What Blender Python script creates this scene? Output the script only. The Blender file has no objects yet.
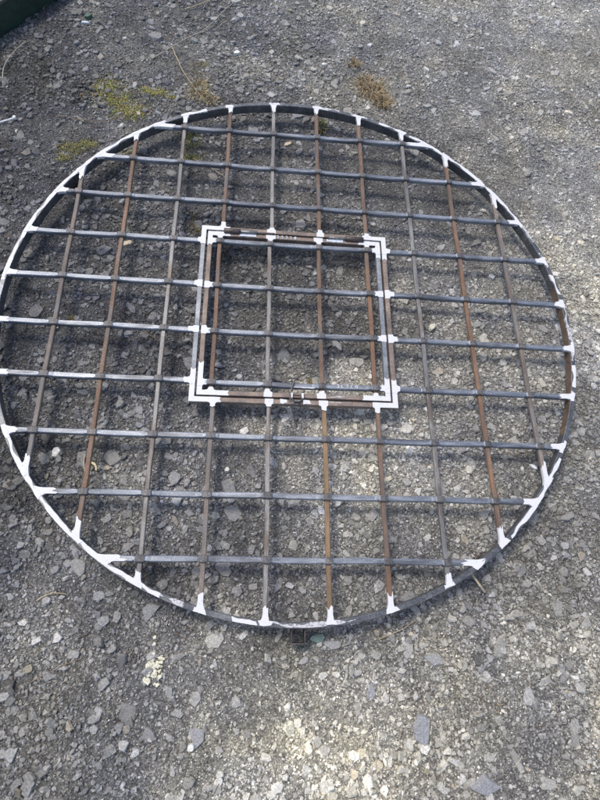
import bpy, bmesh, math, random
import numpy as np
from mathutils import Vector, Matrix, Euler
random.seed(7)
RS = np.random.RandomState(11)
S = bpy.context.scene
C = S.collection
T = 0.055            # height of the grate's top face above the ground

# ------------------------------------------------------------------ camera
cam = bpy.data.objects.new('camera', bpy.data.cameras.new('camera'))
C.objects.link(cam); S.camera = cam
cam.location = (-0.11412, -0.67768, 1.12754 + T)
cam.rotation_euler = (0.36891, -0.10648, -0.00422)
cam.data.sensor_fit = 'VERTICAL'; cam.data.sensor_height = 24
cam.data.lens = 513.07 / 800 * 24
cam.data.clip_start = 0.02; cam.data.clip_end = 100
# ------------------------------------------------------------------ light
SUN_EL, SUN_AZ = 58.0, 314.0          # azimuth clockwise from +Y
w = bpy.data.worlds.new('World'); S.world = w; w.use_nodes = True
nt = w.node_tree; bg = nt.nodes['Background']
sky = nt.nodes.new('ShaderNodeTexSky'); sky.sky_type = 'NISHITA'; sky.sun_disc = False
sky.sun_elevation = math.radians(SUN_EL); sky.sun_rotation = math.radians(SUN_AZ)
sky.air_density = 1.0; sky.dust_density = 3.0; sky.ozone_density = 1.0
nt.links.new(sky.outputs[0], bg.inputs[0]); bg.inputs[1].default_value = 0.145
sd = bpy.data.lights.new('sun', 'SUN'); sd.energy = 1.4; sd.angle = math.radians(14.0); sd.color = (1, .955, .88)
so = bpy.data.objects.new('sun', sd); C.objects.link(so)
az, el = math.radians(SUN_AZ), math.radians(SUN_EL)
sv = Vector((math.sin(az)*math.cos(el), math.cos(az)*math.cos(el), math.sin(el)))
so.rotation_euler = sv.to_track_quat('Z', 'Y').to_euler()
S.view_settings.view_transform = 'Standard'; S.view_settings.look = 'None'
S.view_settings.gamma = 1; S.view_settings.use_curve_mapping = False
S.view_settings.exposure = 0.5

# ------------------------------------------------------------------ materials
def new_mat(name):
    m = bpy.data.materials.new(name); m.use_nodes = True
    return m, m.node_tree, m.node_tree.nodes['Principled BSDF']
def node(nt, t, **kw):
    n = nt.nodes.new(t)
    for k, v in kw.items(): setattr(n, k, v)
    return n
def noise(nt, vec, scale, detail=4, rough=.6):
    n = node(nt, 'ShaderNodeTexNoise'); n.inputs['Scale'].default_value = scale
    n.inputs['Detail'].default_value = detail; n.inputs['Roughness'].default_value = rough
    if vec: nt.links.new(vec, n.inputs['Vector'])
    return n.outputs[0]
def ramp(nt, fac, stops):
    r = node(nt, 'ShaderNodeValToRGB'); e = r.color_ramp.elements
    while len(e) < len(stops): e.new(.5)
    for k, (p, c) in enumerate(stops):
        e[k].position = p; e[k].color = (*c, 1) if len(c) == 3 else c
    nt.links.new(fac, r.inputs[0]); return r.outputs[0]
def mixc(nt, fac, a, b, mode='MIX'):
    m = node(nt, 'ShaderNodeMix', data_type='RGBA', blend_type=mode)
    for s, v in ((m.inputs[0], fac), (m.inputs[6], a), (m.inputs[7], b)):
        if hasattr(v, 'links') or isinstance(v, bpy.types.NodeSocket): nt.links.new(v, s)
        elif isinstance(v, (int, float)): s.default_value = v
        else: s.default_value = (*v, 1)
    return m.outputs[2]
def bump(nt, h, dist, strength, bsdf, prev=None):
    b = node(nt, 'ShaderNodeBump'); b.inputs['Distance'].default_value = dist; b.inputs['Strength'].default_value = strength
    nt.links.new(h, b.inputs['Height'])
    if prev: nt.links.new(prev, b.inputs['Normal'])
    nt.links.new(b.outputs[0], bsdf.inputs['Normal']); return b.outputs[0]

def stone_mat(name, src):
    m, nt, b = new_mat(name)
    g = node(nt, 'ShaderNodeNewGeometry').outputs['Position']
    if src == 'object': col = node(nt, 'ShaderNodeObjectInfo').outputs['Color']
    elif src == 'instancer': col = node(nt, 'ShaderNodeAttribute', attribute_name='tint', attribute_type='INSTANCER').outputs['Color']
    else: col = node(nt, 'ShaderNodeAttribute', attribute_name='tint').outputs['Color']
    f = ramp(nt, noise(nt, g, 260, 5, .7), [(.3, (.52, .52, .52)), (.7, (1.45, 1.45, 1.45))])
    col = mixc(nt, 1.0, col, f, 'MULTIPLY')
    if src == 'object':       # dust lying on the larger stones
        d = ramp(nt, noise(nt, g, 70, 4, .6), [(.45, (0, 0, 0)), (.72, (.55, .55, .55))])
        dd = node(nt, 'ShaderNodeSeparateColor'); nt.links.new(d, dd.inputs[0])
        col = mixc(nt, dd.outputs[0], col, (.30, .285, .25))
    nt.links.new(col, b.inputs['Base Color'])
    b.inputs['Roughness'].default_value = .78; b.inputs['Specular IOR Level'].default_value = .35
    bump(nt, noise(nt, g, 330, 5, .75), .0018, .9, b)
    return m
M = {}
M['stone'] = stone_mat('slate_stone', 'object')
M['gravel'] = stone_mat('slate_gravel', 'geometry')
M['fines'] = stone_mat('slate_fines', 'instancer')

m, nt, b = new_mat('ground_dirt')
g = node(nt, 'ShaderNodeNewGeometry').outputs['Position']
col = node(nt, 'ShaderNodeAttribute', attribute_name='tint').outputs['Color']
v = node(nt, 'ShaderNodeTexVoronoi'); v.inputs['Scale'].default_value = 300; nt.links.new(g, v.inputs['Vector'])
vc = node(nt, 'ShaderNodeSeparateColor'); nt.links.new(v.outputs['Color'], vc.inputs[0])
grain = ramp(nt, vc.outputs[0], [(0, (.45, .45, .46)), (.6, (.95, .95, .95)), (.93, (1.35, 1.33, 1.28)), (1, (2.1, 2.05, 1.9))])
col = mixc(nt, 1.0, col, grain, 'MULTIPLY')
col = mixc(nt, 1.0, col, ramp(nt, noise(nt, g, 45, 6, .7), [(.3, (.6, .6, .62)), (.7, (1.3, 1.29, 1.25))]), 'MULTIPLY')
nt.links.new(col, b.inputs['Base Color']); b.inputs['Roughness'].default_value = .95; b.inputs['Specular IOR Level'].default_value = .2
n1 = bump(nt, noise(nt, g, 160, 6, .8), .006, 1.0, b)
bump(nt, v.outputs['Distance'], .0025, .8, b, n1)
M['ground'] = m

def metal(name, base, alt, alt2, metallic, rough, axis, cut=.5, spec=.5, patch=None):
    m, nt, b = new_mat(name)
    g = node(nt, 'ShaderNodeNewGeometry').outputs['Position']
    mp = node(nt, 'ShaderNodeMapping'); nt.links.new(g, mp.inputs[0])
    mp.inputs['Scale'].default_value = {'x': (.18, 1, 1), 'y': (1, .18, 1), 'o': (1, 1, 1)}[axis]
    a = noise(nt, mp.outputs[0], 130, 5, .65)
    c = mixc(nt, ramp(nt, a, [(cut-.12, (0, 0, 0)), (cut+.12, (1, 1, 1))]), base, alt)
    s = noise(nt, g, 420, 4, .7)
    c = mixc(nt, ramp(nt, s, [(.53, (0, 0, 0)), (.66, (1, 1, 1))]), c, alt2)
    if patch:
        pn = noise(nt, mp.outputs[0], 34, 5, .7)
        c = mixc(nt, ramp(nt, pn, [(.50, (0, 0, 0)), (.60, (.85, .85, .85))]), c, patch)
    big = noise(nt, mp.outputs[0], 22, 4, .7)
    c = mixc(nt, 1.0, c, ramp(nt, big, [(.32, (.6, .62, .66)), (.68, (1.35, 1.32, 1.28))]), 'MULTIPLY')
    nt.links.new(c, b.inputs['Base Color'])
    b.inputs['Metallic'].default_value = metallic; b.inputs['Specular IOR Level'].default_value = spec
    rr = node(nt, 'ShaderNodeMapRange'); nt.links.new(a, rr.inputs[0])
    rr.inputs[1].default_value = .3; rr.inputs[2].default_value = .7
    rr.inputs[3].default_value = rough-.1; rr.inputs[4].default_value = rough+.12
    nt.links.new(rr.outputs[0], b.inputs['Roughness'])
    bump(nt, s, .0006, .5, b)
    return m
M['steel_x'] = metal('blue_grey_mill_scale', (.15, .168, .20), (.24, .262, .30), (.44, .465, .50), .5, .45, 'x', patch=(.11, .115, .13))
M['steel_xb'] = metal('brown_tinged_mill_scale', (.13, .125, .13), (.17, .14, .12), (.22, .2, .19), .3, .55, 'x')
M['grey_y'] = metal('grey_steel', (.16, .155, .15), (.24, .235, .23), (.34, .33, .31), .3, .55, 'y', patch=(.13, .10, .08))
M['brown_y'] = metal('brown_rust', (.15, .085, .052), (.22, .14, .095), (.30, .245, .205), .1, .75, 'y', patch=(.15, .145, .14))
M['dull_y'] = metal('grey_brown_rust', (.135, .105, .088), (.2, .165, .14), (.28, .26, .235), .1, .7, 'y', patch=(.19, .185, .18))
M['ochre_y'] = metal('ochre_rust', (.21, .135, .075), (.27, .185, .11), (.15, .095, .06), .0, .85, 'y', patch=(.20, .125, .07))
M['orange_y'] = metal('orange_rust', (.155, .085, .05), (.22, .13, .08), (.25, .19, .15), .0, .85, 'y', patch=(.12, .10, .09))
M['node'] = metal('rubbed_node', (.07, .07, .076), (.12, .112, .11), (.25, .245, .24), .3, .55, 'o')
M['rim_steel'] = metal('dark_rim_steel', (.075, .082, .092), (.13, .137, .15), (.26, .265, .27), .5, .45, 'o')
M['rim_brown'] = metal('brown_rim_steel', (.10, .07, .05), (.15, .10, .065), (.2, .16, .12), .1, .7, 'o')
M['frame_brown'] = metal('frame_brown', (.17, .125, .10), (.24, .19, .155), (.36, .31, .27), .15, .6, 'o')
M['frame_grey'] = metal('frame_grey', (.15, .165, .19), (.24, .255, .28), (.40, .40, .40), .35, .48, 'o')
M['hinge_dark'] = metal('hinge_dark', (.05, .042, .04), (.10, .08, .075), (.16, .13, .12), .4, .5, 'o')
M['hinge_grey'] = metal('hinge_grey', (.13, .13, .13), (.22, .22, .215), (.4, .39, .37), .6, .4, 'o')
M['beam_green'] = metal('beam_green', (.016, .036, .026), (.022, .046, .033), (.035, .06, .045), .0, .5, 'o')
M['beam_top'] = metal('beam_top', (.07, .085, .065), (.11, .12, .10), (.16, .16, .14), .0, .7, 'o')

def paint(name, base, cut, hi):
    m, nt, b = new_mat(name)
    g = node(nt, 'ShaderNodeNewGeometry').outputs['Position']
    c = mixc(nt, ramp(nt, noise(nt, g, 240, 5, .7), [(cut, (0, 0, 0)), (cut+.1, (1, 1, 1))]), base, hi)
    nt.links.new(c, b.inputs['Base Color']); b.inputs['Roughness'].default_value = .55
    bump(nt, noise(nt, g, 300, 3, .6), .0008, .6, b)
    return m
M['white'] = paint('white_primer', (.64, .64, .65), .59, (.38, .38, .39))
M['thin_white'] = paint('worn_white_primer', (.52, .52, .53), .50, (.17, .17, .18))
M['bluewhite'] = paint('bluish_primer', (.55, .6, .66), .55, (.25, .3, .36))

def plain(name, col, rough=.8, vary=.3, scale=200, spec=.4, trans=0):
    m, nt, b = new_mat(name)
    g = node(nt, 'ShaderNodeNewGeometry').outputs['Position']
    lo = tuple(x*(1-vary) for x in col); hi = tuple(min(1, x*(1+vary)) for x in col)
    nt.links.new(mixc(nt, ramp(nt, noise(nt, g, scale, 4, .6), [(.35, (0, 0, 0)), (.65, (1, 1, 1))]), lo, hi), b.inputs['Base Color'])
    b.inputs['Roughness'].default_value = rough; b.inputs['Specular IOR Level'].default_value = spec
    b.inputs['Transmission Weight'].default_value = trans
    return m
M['straw'] = plain('straw', (.42, .34, .22)); M['twig'] = plain('twig', (.24, .17, .11)); M['paletwig'] = plain('pale_twig', (.40, .36, .29))
M['chalk'] = plain('chalk', (.82, .82, .82), .9, .12); M['wire'] = plain('wire', (.11, .105, .10), .45, .3)
M['thin_chalk'] = paint('chalk_marks', (.66, .66, .66), .52, (.30, .31, .32)); M['plastic'] = plain('white_plastic', (.8, .8, .8), .4, .05); M['yellowleaf'] = plain('yellow_leaf', (.6, .52, .28), .6, .2)
M['greenglass'] = plain('green_glass', (.20, .30, .26), .15, .25, 200, .6, .45); M['darkgreenglass'] = plain('bottle_glass', (.05, .14, .08), .2, .25, 200, .6, .3)
M['white_stone'] = plain('white_stone', (.62, .61, .57), .8, .25); M['cream'] = plain('cream_crumb', (.62, .60, .47), .9, .2)
M['brownstone'] = plain('brown_stone', (.27, .20, .13), .8, .35, 90); M['palebrown'] = plain('dead_leaf', (.5, .42, .3), .8, .3)
m, nt, b = new_mat('plant'); nt.links.new(node(nt, 'ShaderNodeAttribute', attribute_name='tint').outputs['Color'], b.inputs['Base Color'])
b.inputs['Roughness'].default_value = .7; M['plant'] = m

# ------------------------------------------------------------------ helpers
def link(name, me, parent=None):
    o = bpy.data.objects.new(name, me); C.objects.link(o)
    if parent: o.parent = parent
    return o
def tag(o, label=None, cat=None, group=None, kind=None):
    for k, v in (('label', label), ('category', cat), ('group', group), ('kind', kind)):
        if v: o[k] = v
    return o
def mesh(name, verts, faces, mats, mi=None, smooth=False):
    me = bpy.data.meshes.new(name); me.from_pydata([tuple(v) for v in verts], [], faces)
    for x in mats: me.materials.append(M[x])
    if mi: me.polygons.foreach_set('material_index', mi)
    if smooth: me.polygons.foreach_set('use_smooth', [True]*len(me.polygons))
    bm = bmesh.new(); bm.from_mesh(me); bmesh.ops.recalc_face_normals(bm, faces=bm.faces); bm.to_mesh(me); bm.free()
    me.update(); return me
class MB:
    """collects pieces of ONE part"""
    def __init__(s): s.v = []; s.f = []; s.m = []
    def add(s, v, f, m=0):
        o = len(s.v); s.v += [tuple(x) for x in v]; s.f += [tuple(i+o for i in q) for q in f]; s.m += ([m]*len(f) if isinstance(m, int) else m)
    def prism(s, poly, z0, z1, m=0, bev=0):
        n = len(poly); cx = sum(p[0] for p in poly)/n; cy = sum(p[1] for p in poly)/n
        v = [(x, y, z0) for x, y in poly] + [(x, y, z1) for x, y in poly]
        s.add(v, [tuple(range(n-1, -1, -1)), tuple(range(n, 2*n))] + [(i, (i+1) % n, n+(i+1) % n, n+i) for i in range(n)], m)
    def tube(s, pts, rad, n=7, m=0):
        v = []; f = []; P = [Vector(p) for p in pts]; R = rad if isinstance(rad, (list, tuple)) else [rad]*len(P)
        up = Vector((.13, .07, 1))
        for i, p in enumerate(P):
            t = (P[min(i+1, len(P)-1)] - P[max(i-1, 0)]).normalized()
            a = t.cross(up)
            if a.length < 1e-3: a = t.cross(Vector((1, 0, 0)))
            a.normalize(); c = a.cross(t)
            for k in range(n):
                an = 2*math.pi*k/n; v.append(p + a*math.cos(an)*R[i] + c*math.sin(an)*R[i])
        for i in range(len(P)-1):
            for k in range(n): f.append((i*n+k, i*n+(k+1) % n, (i+1)*n+(k+1) % n, (i+1)*n+k))
        f.append(tuple(range(n-1, -1, -1))); f.append(tuple(range((len(P)-1)*n, len(P)*n)))
        s.add(v, f, m)
    def build(s, name, mats, parent=None, smooth=False):
        mats = [mats] if isinstance(mats, str) else mats
        return link(name, mesh(name, s.v, s.f, mats, s.m, smooth), parent)

# value noise shared by the ground sheet and everything lying on it
class VN:
    def __init__(s, seed, cell, ext=4.5):
        s.n = int(2*ext/cell)+3; s.c = cell; s.e = ext; s.g = np.random.RandomState(seed).rand(s.n, s.n)*2-1
    def __call__(s, x, y):
        u = np.clip((np.asarray(x, float)+s.e)/s.c, 0, s.n-2.001); v = np.clip((np.asarray(y, float)+s.e)/s.c, 0, s.n-2.001)
        i = u.astype(int); j = v.astype(int); a = u-i; b = v-j; a = a*a*(3-2*a); b = b*b*(3-2*b); g = s.g
        return (g[i, j]*(1-a)+g[i+1, j]*a)*(1-b)+(g[i, j+1]*(1-a)+g[i+1, j+1]*a)*b
N1, N2, N3, N4 = VN(1, .35), VN(2, .11), VN(3, .035), VN(4, .014)
K1, K2, K3, K4 = VN(5, .16), VN(6, .06), VN(7, .025), VN(8, .3)
def H(x, y): return N1(x, y)*.005 + N2(x, y)*.0035 + N3(x, y)*.0022 + N4(x, y)*.0013
def h(x, y): return float(H(np.array([x]), np.array([y]))[0])

# dust and slate colour of the yard, dappled sun and shade painted in (x, y, tone)
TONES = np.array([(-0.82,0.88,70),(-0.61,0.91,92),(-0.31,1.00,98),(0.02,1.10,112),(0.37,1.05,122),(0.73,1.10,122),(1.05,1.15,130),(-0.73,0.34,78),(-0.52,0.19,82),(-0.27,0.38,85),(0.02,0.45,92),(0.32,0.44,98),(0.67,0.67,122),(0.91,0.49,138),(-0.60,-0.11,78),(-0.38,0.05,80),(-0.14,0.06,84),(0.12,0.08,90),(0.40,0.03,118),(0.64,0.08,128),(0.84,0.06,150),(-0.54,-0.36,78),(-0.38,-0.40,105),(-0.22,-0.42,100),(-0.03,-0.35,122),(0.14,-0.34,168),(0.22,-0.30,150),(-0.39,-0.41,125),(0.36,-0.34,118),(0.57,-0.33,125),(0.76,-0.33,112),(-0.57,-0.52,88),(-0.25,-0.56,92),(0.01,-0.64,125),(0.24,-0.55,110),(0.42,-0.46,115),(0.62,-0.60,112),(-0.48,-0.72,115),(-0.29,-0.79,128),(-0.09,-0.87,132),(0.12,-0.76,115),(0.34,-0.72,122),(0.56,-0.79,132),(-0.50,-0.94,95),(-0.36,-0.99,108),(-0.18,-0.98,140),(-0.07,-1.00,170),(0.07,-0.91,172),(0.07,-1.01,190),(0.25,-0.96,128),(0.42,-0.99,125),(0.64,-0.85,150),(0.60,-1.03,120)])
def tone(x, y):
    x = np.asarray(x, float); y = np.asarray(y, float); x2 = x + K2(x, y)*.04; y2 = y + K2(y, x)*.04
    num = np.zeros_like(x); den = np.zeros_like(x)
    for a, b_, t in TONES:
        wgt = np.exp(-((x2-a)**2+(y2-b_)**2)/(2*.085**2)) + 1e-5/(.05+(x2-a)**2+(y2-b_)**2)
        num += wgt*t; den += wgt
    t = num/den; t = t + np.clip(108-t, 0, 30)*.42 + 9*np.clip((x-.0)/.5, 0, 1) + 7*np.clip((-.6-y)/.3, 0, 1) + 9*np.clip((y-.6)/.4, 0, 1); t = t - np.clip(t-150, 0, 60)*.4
    t = t*(1+.09*np.clip((.70-np.hypot(x, y))/.1, 0, 1))  # colour lifted inside the ring to offset the grate's shade
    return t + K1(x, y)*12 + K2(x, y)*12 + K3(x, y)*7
GAIN = 1.47
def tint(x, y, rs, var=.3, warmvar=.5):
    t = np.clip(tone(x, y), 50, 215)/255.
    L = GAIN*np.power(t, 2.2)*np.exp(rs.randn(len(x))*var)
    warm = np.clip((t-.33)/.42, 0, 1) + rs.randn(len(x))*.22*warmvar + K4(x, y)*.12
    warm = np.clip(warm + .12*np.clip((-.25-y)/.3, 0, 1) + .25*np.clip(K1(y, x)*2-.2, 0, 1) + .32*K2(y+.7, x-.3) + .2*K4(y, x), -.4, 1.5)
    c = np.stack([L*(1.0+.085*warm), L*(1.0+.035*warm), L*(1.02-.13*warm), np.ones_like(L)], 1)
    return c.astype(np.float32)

def set_tint(me, col):
    at = me.color_attributes.new('tint', 'FLOAT_COLOR', 'POINT'); at.data.foreach_set('color', np.ascontiguousarray(col, np.float32).ravel())

# ------------------------------------------------------------------ ground sheet
xs = np.r_[-np.geomspace(30, 1.3, 26)[:-1], np.arange(-1.3, 1.6, .0085), np.geomspace(1.61, 30, 24)]
ys = np.r_[-np.geomspace(30, 1.3, 26)[:-1], np.arange(-1.3, 1.8, .0085), np.geomspace(1.81, 30, 24)]
X, Y = np.meshgrid(xs, ys, indexing='ij'); xr, yr = X.ravel(), Y.ravel()
co = np.stack([xr, yr, H(xr, yr)], 1)
nx, ny = len(xs), len(ys); idx = np.arange(nx*ny).reshape(nx, ny)
q = np.stack([idx[:-1, :-1], idx[1:, :-1], idx[1:, 1:], idx[:-1, 1:]], -1).reshape(-1, 4)
def raw_mesh(name, co, faces, k):
    me = bpy.data.meshes.new(name); me.vertices.add(len(co)); me.vertices.foreach_set('co', co.astype(np.float32).ravel())
    me.loops.add(len(faces)*k); me.loops.foreach_set('vertex_index', faces.astype(np.int32).ravel())
    me.polygons.add(len(faces)); me.polygons.foreach_set('loop_start', np.arange(0, len(faces)*k, k, dtype=np.int32))
    me.update(calc_edges=True); me.shade_flat(); return me
gm = raw_mesh('ground', co, q, 4); gm.materials.append(M['ground'])
gm.polygons.foreach_set('use_smooth', np.ones(len(q), bool))
gc = tint(xr, yr, np.random.RandomState(3), .05, .1); gc[:, :3] *= .70  # dirt darkened to paint shade into the crevices between stones
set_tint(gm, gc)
ground = tag(link('ground', gm), kind='structure')

# ------------------------------------------------------------------ stones
def hull(pts):
    bm = bmesh.new()
    for p in pts: bm.verts.new(p)
    r = bmesh.ops.convex_hull(bm, input=bm.verts)
    bmesh.ops.delete(bm, geom=[e for e in r['geom_interior'] if isinstance(e, bmesh.types.BMVert)], context='VERTS')
    bmesh.ops.triangulate(bm, faces=bm.faces); bm.normal_update(); bm.verts.index_update()
    v = np.array([x.co[:] for x in bm.verts]); f = np.array([[y.index for y in x.verts] for x in bm.faces]); bm.free(); return v, f
rng = random.Random(5)
def pebble(n, flat):
    P = []
    for _ in range(n):
        d = Vector((rng.gauss(0, 1), rng.gauss(0, 1), rng.gauss(0, 1))).normalized()
        P.append((d.x*rng.uniform(.8, 1.05)*.5, d.y*.5*rng.uniform(.55, .85), max(-.22, min(.2, d.z*.5*flat))))
    return hull(P)
def splinter():
    P = []; n = rng.choice((4, 5, 5)); asp = rng.uniform(.5, .95); t = rng.uniform(.12, .26)
    for k in range(n):
        a = 2*math.pi*(k+rng.uniform(-.38, .38))/n; r = rng.uniform(.38, .55); x, y = math.cos(a)*r, math.sin(a)*r*asp
        sl = rng.uniform(.6, .95); P += [(x, y, -t*rng.uniform(.4, 1)), (x*sl, y*sl, t*rng.uniform(.3, 1))]
    return hull(P)
def chip(n):
    P = []; asp = rng.uniform(.55, .95); tx, ty = rng.uniform(-.05, .05), rng.uniform(-.05, .05); th = rng.uniform(.08, .15)
    for k in range(n):
        a = 2*math.pi*(k+rng.uniform(-.46, .46))/n; r = rng.uniform(.36, .56); x, y = math.cos(a)*r, math.sin(a)*r*asp
        P.append((x, y, -th)); s = rng.uniform(.70, .97); P.append((x*s, y*s, th*rng.uniform(.55, 1)+x*tx+y*ty))
    return hull(P)
peb = [splinter() if k % 4 else pebble(rng.choice((7, 8)), rng.uniform(.5, .9)) for k in range(32)]
chips = [chip(rng.choice((5, 6, 6, 7))) for _ in range(18)]

def rot_mats(rz, tx, ty):
    cz, sz, cx, sx, cy, sy = np.cos(rz), np.sin(rz), np.cos(tx), np.sin(tx), np.cos(ty), np.sin(ty)
    n = len(rz); Z = np.zeros((n, 3, 3)); Z[:, 0, 0] = cz; Z[:, 0, 1] = -sz; Z[:, 1, 0] = sz; Z[:, 1, 1] = cz; Z[:, 2, 2] = 1
    A = np.zeros((n, 3, 3)); A[:, 0, 0] = 1; A[:, 1, 1] = cx; A[:, 1, 2] = -sx; A[:, 2, 1] = sx; A[:, 2, 2] = cx
    B = np.zeros((n, 3, 3)); B[:, 1, 1] = 1; B[:, 0, 0] = cy; B[:, 0, 2] = sy; B[:, 2, 0] = -sy; B[:, 2, 2] = cy
    return A @ B @ Z
def in_view(x, y, m=.15):       # the stretch of yard around the grate that the gravel covers
    return (x > -1.0-m+np.where(y < .3, (.3-y)*.3, 0)) & (x < .62+m+np.clip((y+1.0)*.27, 0, 9)) & (y > -1.08-m) & (y < 1.42+m)
def scatter(n, rs):
    x = rs.uniform(-1.25, 1.5, n*2); y = rs.uniform(-1.28, 1.65, n*2); k = in_view(x, y, .17); return x[k][:n], y[k][:n]
def merged(name, templates, n, smin, smax, power, tilt, sink, seed, bright=1.0, keep=None, area=None):
    rs = np.random.RandomState(seed)
    if area: x = rs.uniform(area[0], area[1], n); y = rs.uniform(area[2], area[3], n); o_ = ~in_view(x, y, .15); x, y = x[o_], y[o_]
    else: x, y = scatter(n, rs)
    n = len(x)
    s = smin + (smax-smin)*rs.rand(n)**power
    if keep is not None:
        k = keep(x, y, rs); x, y, s = x[k], y[k], s[k]; n = len(x)
    R = rot_mats(rs.rand(n)*6.283, rs.randn(n)*tilt, rs.randn(n)*tilt)
    z = H(x, y) + s*sink
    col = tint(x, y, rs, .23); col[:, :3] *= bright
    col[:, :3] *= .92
    lite = rs.rand(n) < .003; col[lite, :3] = np.array([.55, .53, .48])*rs.uniform(.6, 1.1, (lite.sum(), 1))
    brn = rs.rand(n) < .02; col[brn, :3] *= np.array([1.06, .97, .82])
    ti = rs.randint(0, len(templates), n); V, F, CC = [], [], []; off = 0
    for t, (tv, tf) in enumerate(templates):
        k = np.where(ti == t)[0]
        if not len(k): continue
        a = np.einsum('nij,vj->nvi', R[k]*s[k][:, None, None], tv) + np.stack([x[k], y[k], z[k]], 1)[:, None, :]
        V.append(a.reshape(-1, 3)); F.append((tf[None]+ (np.arange(len(k))*len(tv))[:, None, None] + off).reshape(-1, 3))
        CC.append(np.repeat(col[k], len(tv), 0)); off += len(k)*len(tv)
    me = raw_mesh(name, np.concatenate(V), np.concatenate(F), 3); me.materials.append(M['gravel']); set_tint(me, np.concatenate(CC))
    return tag(link(name, me), kind='stuff')
tag(merged('gravel', peb, 84000, .0058, .0150, 2.2, .42, .12, 21, keep=lambda x, y, rs: rs.rand(len(x)) < np.clip(.85+K1(y, x)*.9+K2(x, y)*.5, .3, 1)), 'loose grey slate gravel scattered over the yard', 'gravel')
tag(merged('slate_chips', chips, 13000, .011, .030, 2.4, .26, .12, 22, 1.0, keep=lambda x, y, rs: rs.rand(len(x)) < np.where((x > .15) & (y > .15), .35, 1)*np.clip(.85+K1(y, x)*.9, .35, 1)), 'flat grey slate chips bedded in the gravel', 'slate chips')

tag(merged('outer_gravel', peb, 78000, .007, .017, 2.0, .40, .12, 23, 1.0, area=(-2.0, 2.2, -1.8, 2.4)), 'loose grey gravel of the yard farther out', 'gravel')

# fine grains: instances on points
rs = np.random.RandomState(31); NF = 300000
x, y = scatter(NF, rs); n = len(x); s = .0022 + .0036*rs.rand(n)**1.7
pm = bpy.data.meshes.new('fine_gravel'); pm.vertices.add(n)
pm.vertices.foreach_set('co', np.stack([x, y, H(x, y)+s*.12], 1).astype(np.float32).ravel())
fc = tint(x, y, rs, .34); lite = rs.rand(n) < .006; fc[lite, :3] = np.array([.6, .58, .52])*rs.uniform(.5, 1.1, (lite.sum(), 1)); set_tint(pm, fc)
at = pm.attributes.new('sz', 'FLOAT', 'POINT'); at.data.foreach_set('value', s.astype(np.float32))
at = pm.attributes.new('rt', 'FLOAT_VECTOR', 'POINT'); at.data.foreach_set('vector', np.stack([rs.randn(n)*.5, rs.randn(n)*.5, rs.rand(n)*6.28], 1).astype(np.float32).ravel())
grains = bpy.data.collections.new('grains')
for k in range(8):
    v_, f_ = peb[k]; me = bpy.data.meshes.new('grain'); me.from_pydata(v_.tolist(), [], f_.tolist()); me.materials.append(M['fines'])
    grains.objects.link(bpy.data.objects.new('grain', me))
pm.materials.append(M['fines'])
fo = tag(link('fine_gravel', pm), 'fine grey grit covering the yard between the stones', 'grit', kind='stuff')
ng = bpy.data.node_groups.new('scatter_grains', 'GeometryNodeTree')
ng.interface.new_socket('Geometry', in_out='INPUT', socket_type='NodeSocketGeometry'); ng.interface.new_socket('Geometry', in_out='OUTPUT', socket_type='NodeSocketGeometry')
gi, go = ng.nodes.new('NodeGroupInput'), ng.nodes.new('NodeGroupOutput')
iop = ng.nodes.new('GeometryNodeInstanceOnPoints'); ci = ng.nodes.new('GeometryNodeCollectionInfo'); m2p = ng.nodes.new('GeometryNodeMeshToPoints')
ci.inputs['Collection'].default_value = grains; ci.inputs['Separate Children'].default_value = True; ci.inputs['Reset Children'].default_value = True
iop.inputs['Pick Instance'].default_value = True
def named(nm, dt):
    a = ng.nodes.new('GeometryNodeInputNamedAttribute'); a.data_type = dt; a.inputs['Name'].default_value = nm; return a.outputs['Attribute']
L = ng.links.new
L(gi.outputs[0], m2p.inputs['Mesh']); L(m2p.outputs[0], iop.inputs['Points']); L(ci.outputs[0], iop.inputs['Instance'])
L(named('rt', 'FLOAT_VECTOR'), iop.inputs['Rotation']); L(named('sz', 'FLOAT'), iop.inputs['Scale']); L(iop.outputs[0], go.inputs[0])
md = fo.modifiers.new('scatter', 'NODES'); md.node_group = ng

# the larger stones, one object each, bedded in the ground
chip_me = []
for v_, f_ in chips:
    me = bpy.data.meshes.new('stone'); me.from_pydata(v_.tolist(), [], f_.tolist()); me.materials.append(M['stone']); chip_me.append(me)
rs = np.random.RandomState(44); placed = []
def stone(x, y, size, rz=None, tilt=.07, col=None, lift=.03):
    o = bpy.data.objects.new('stone', chip_me[rs.randint(len(chip_me))]); C.objects.link(o); o.parent = ground
    o.location = (x, y, h(x, y)+size*lift); o.rotation_euler = (rs.randn()*tilt, rs.randn()*tilt, rs.rand()*6.28 if rz is None else rz)
    o.scale = (size, size*rs.uniform(.8, 1.05), size*rs.uniform(.6, 1.15))
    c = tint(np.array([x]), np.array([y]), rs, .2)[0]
    if col is None:
        k = rs.rand()
        if k < .35: c[:3] = c[:3]*.75 + np.array([.018, .02, .026])
        elif k < .41: c[:3] = c[:3]*np.array([1.06, .98, .85])
        c = np.clip(c, 0, .8)
    else: c = np.append(np.clip(c[:3], 0, .4)*.62+np.array(col)*.38*1.25, 1)
    o.color = tuple(float(q_) for q_ in c); placed.append((x, y, size)); return o
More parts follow.
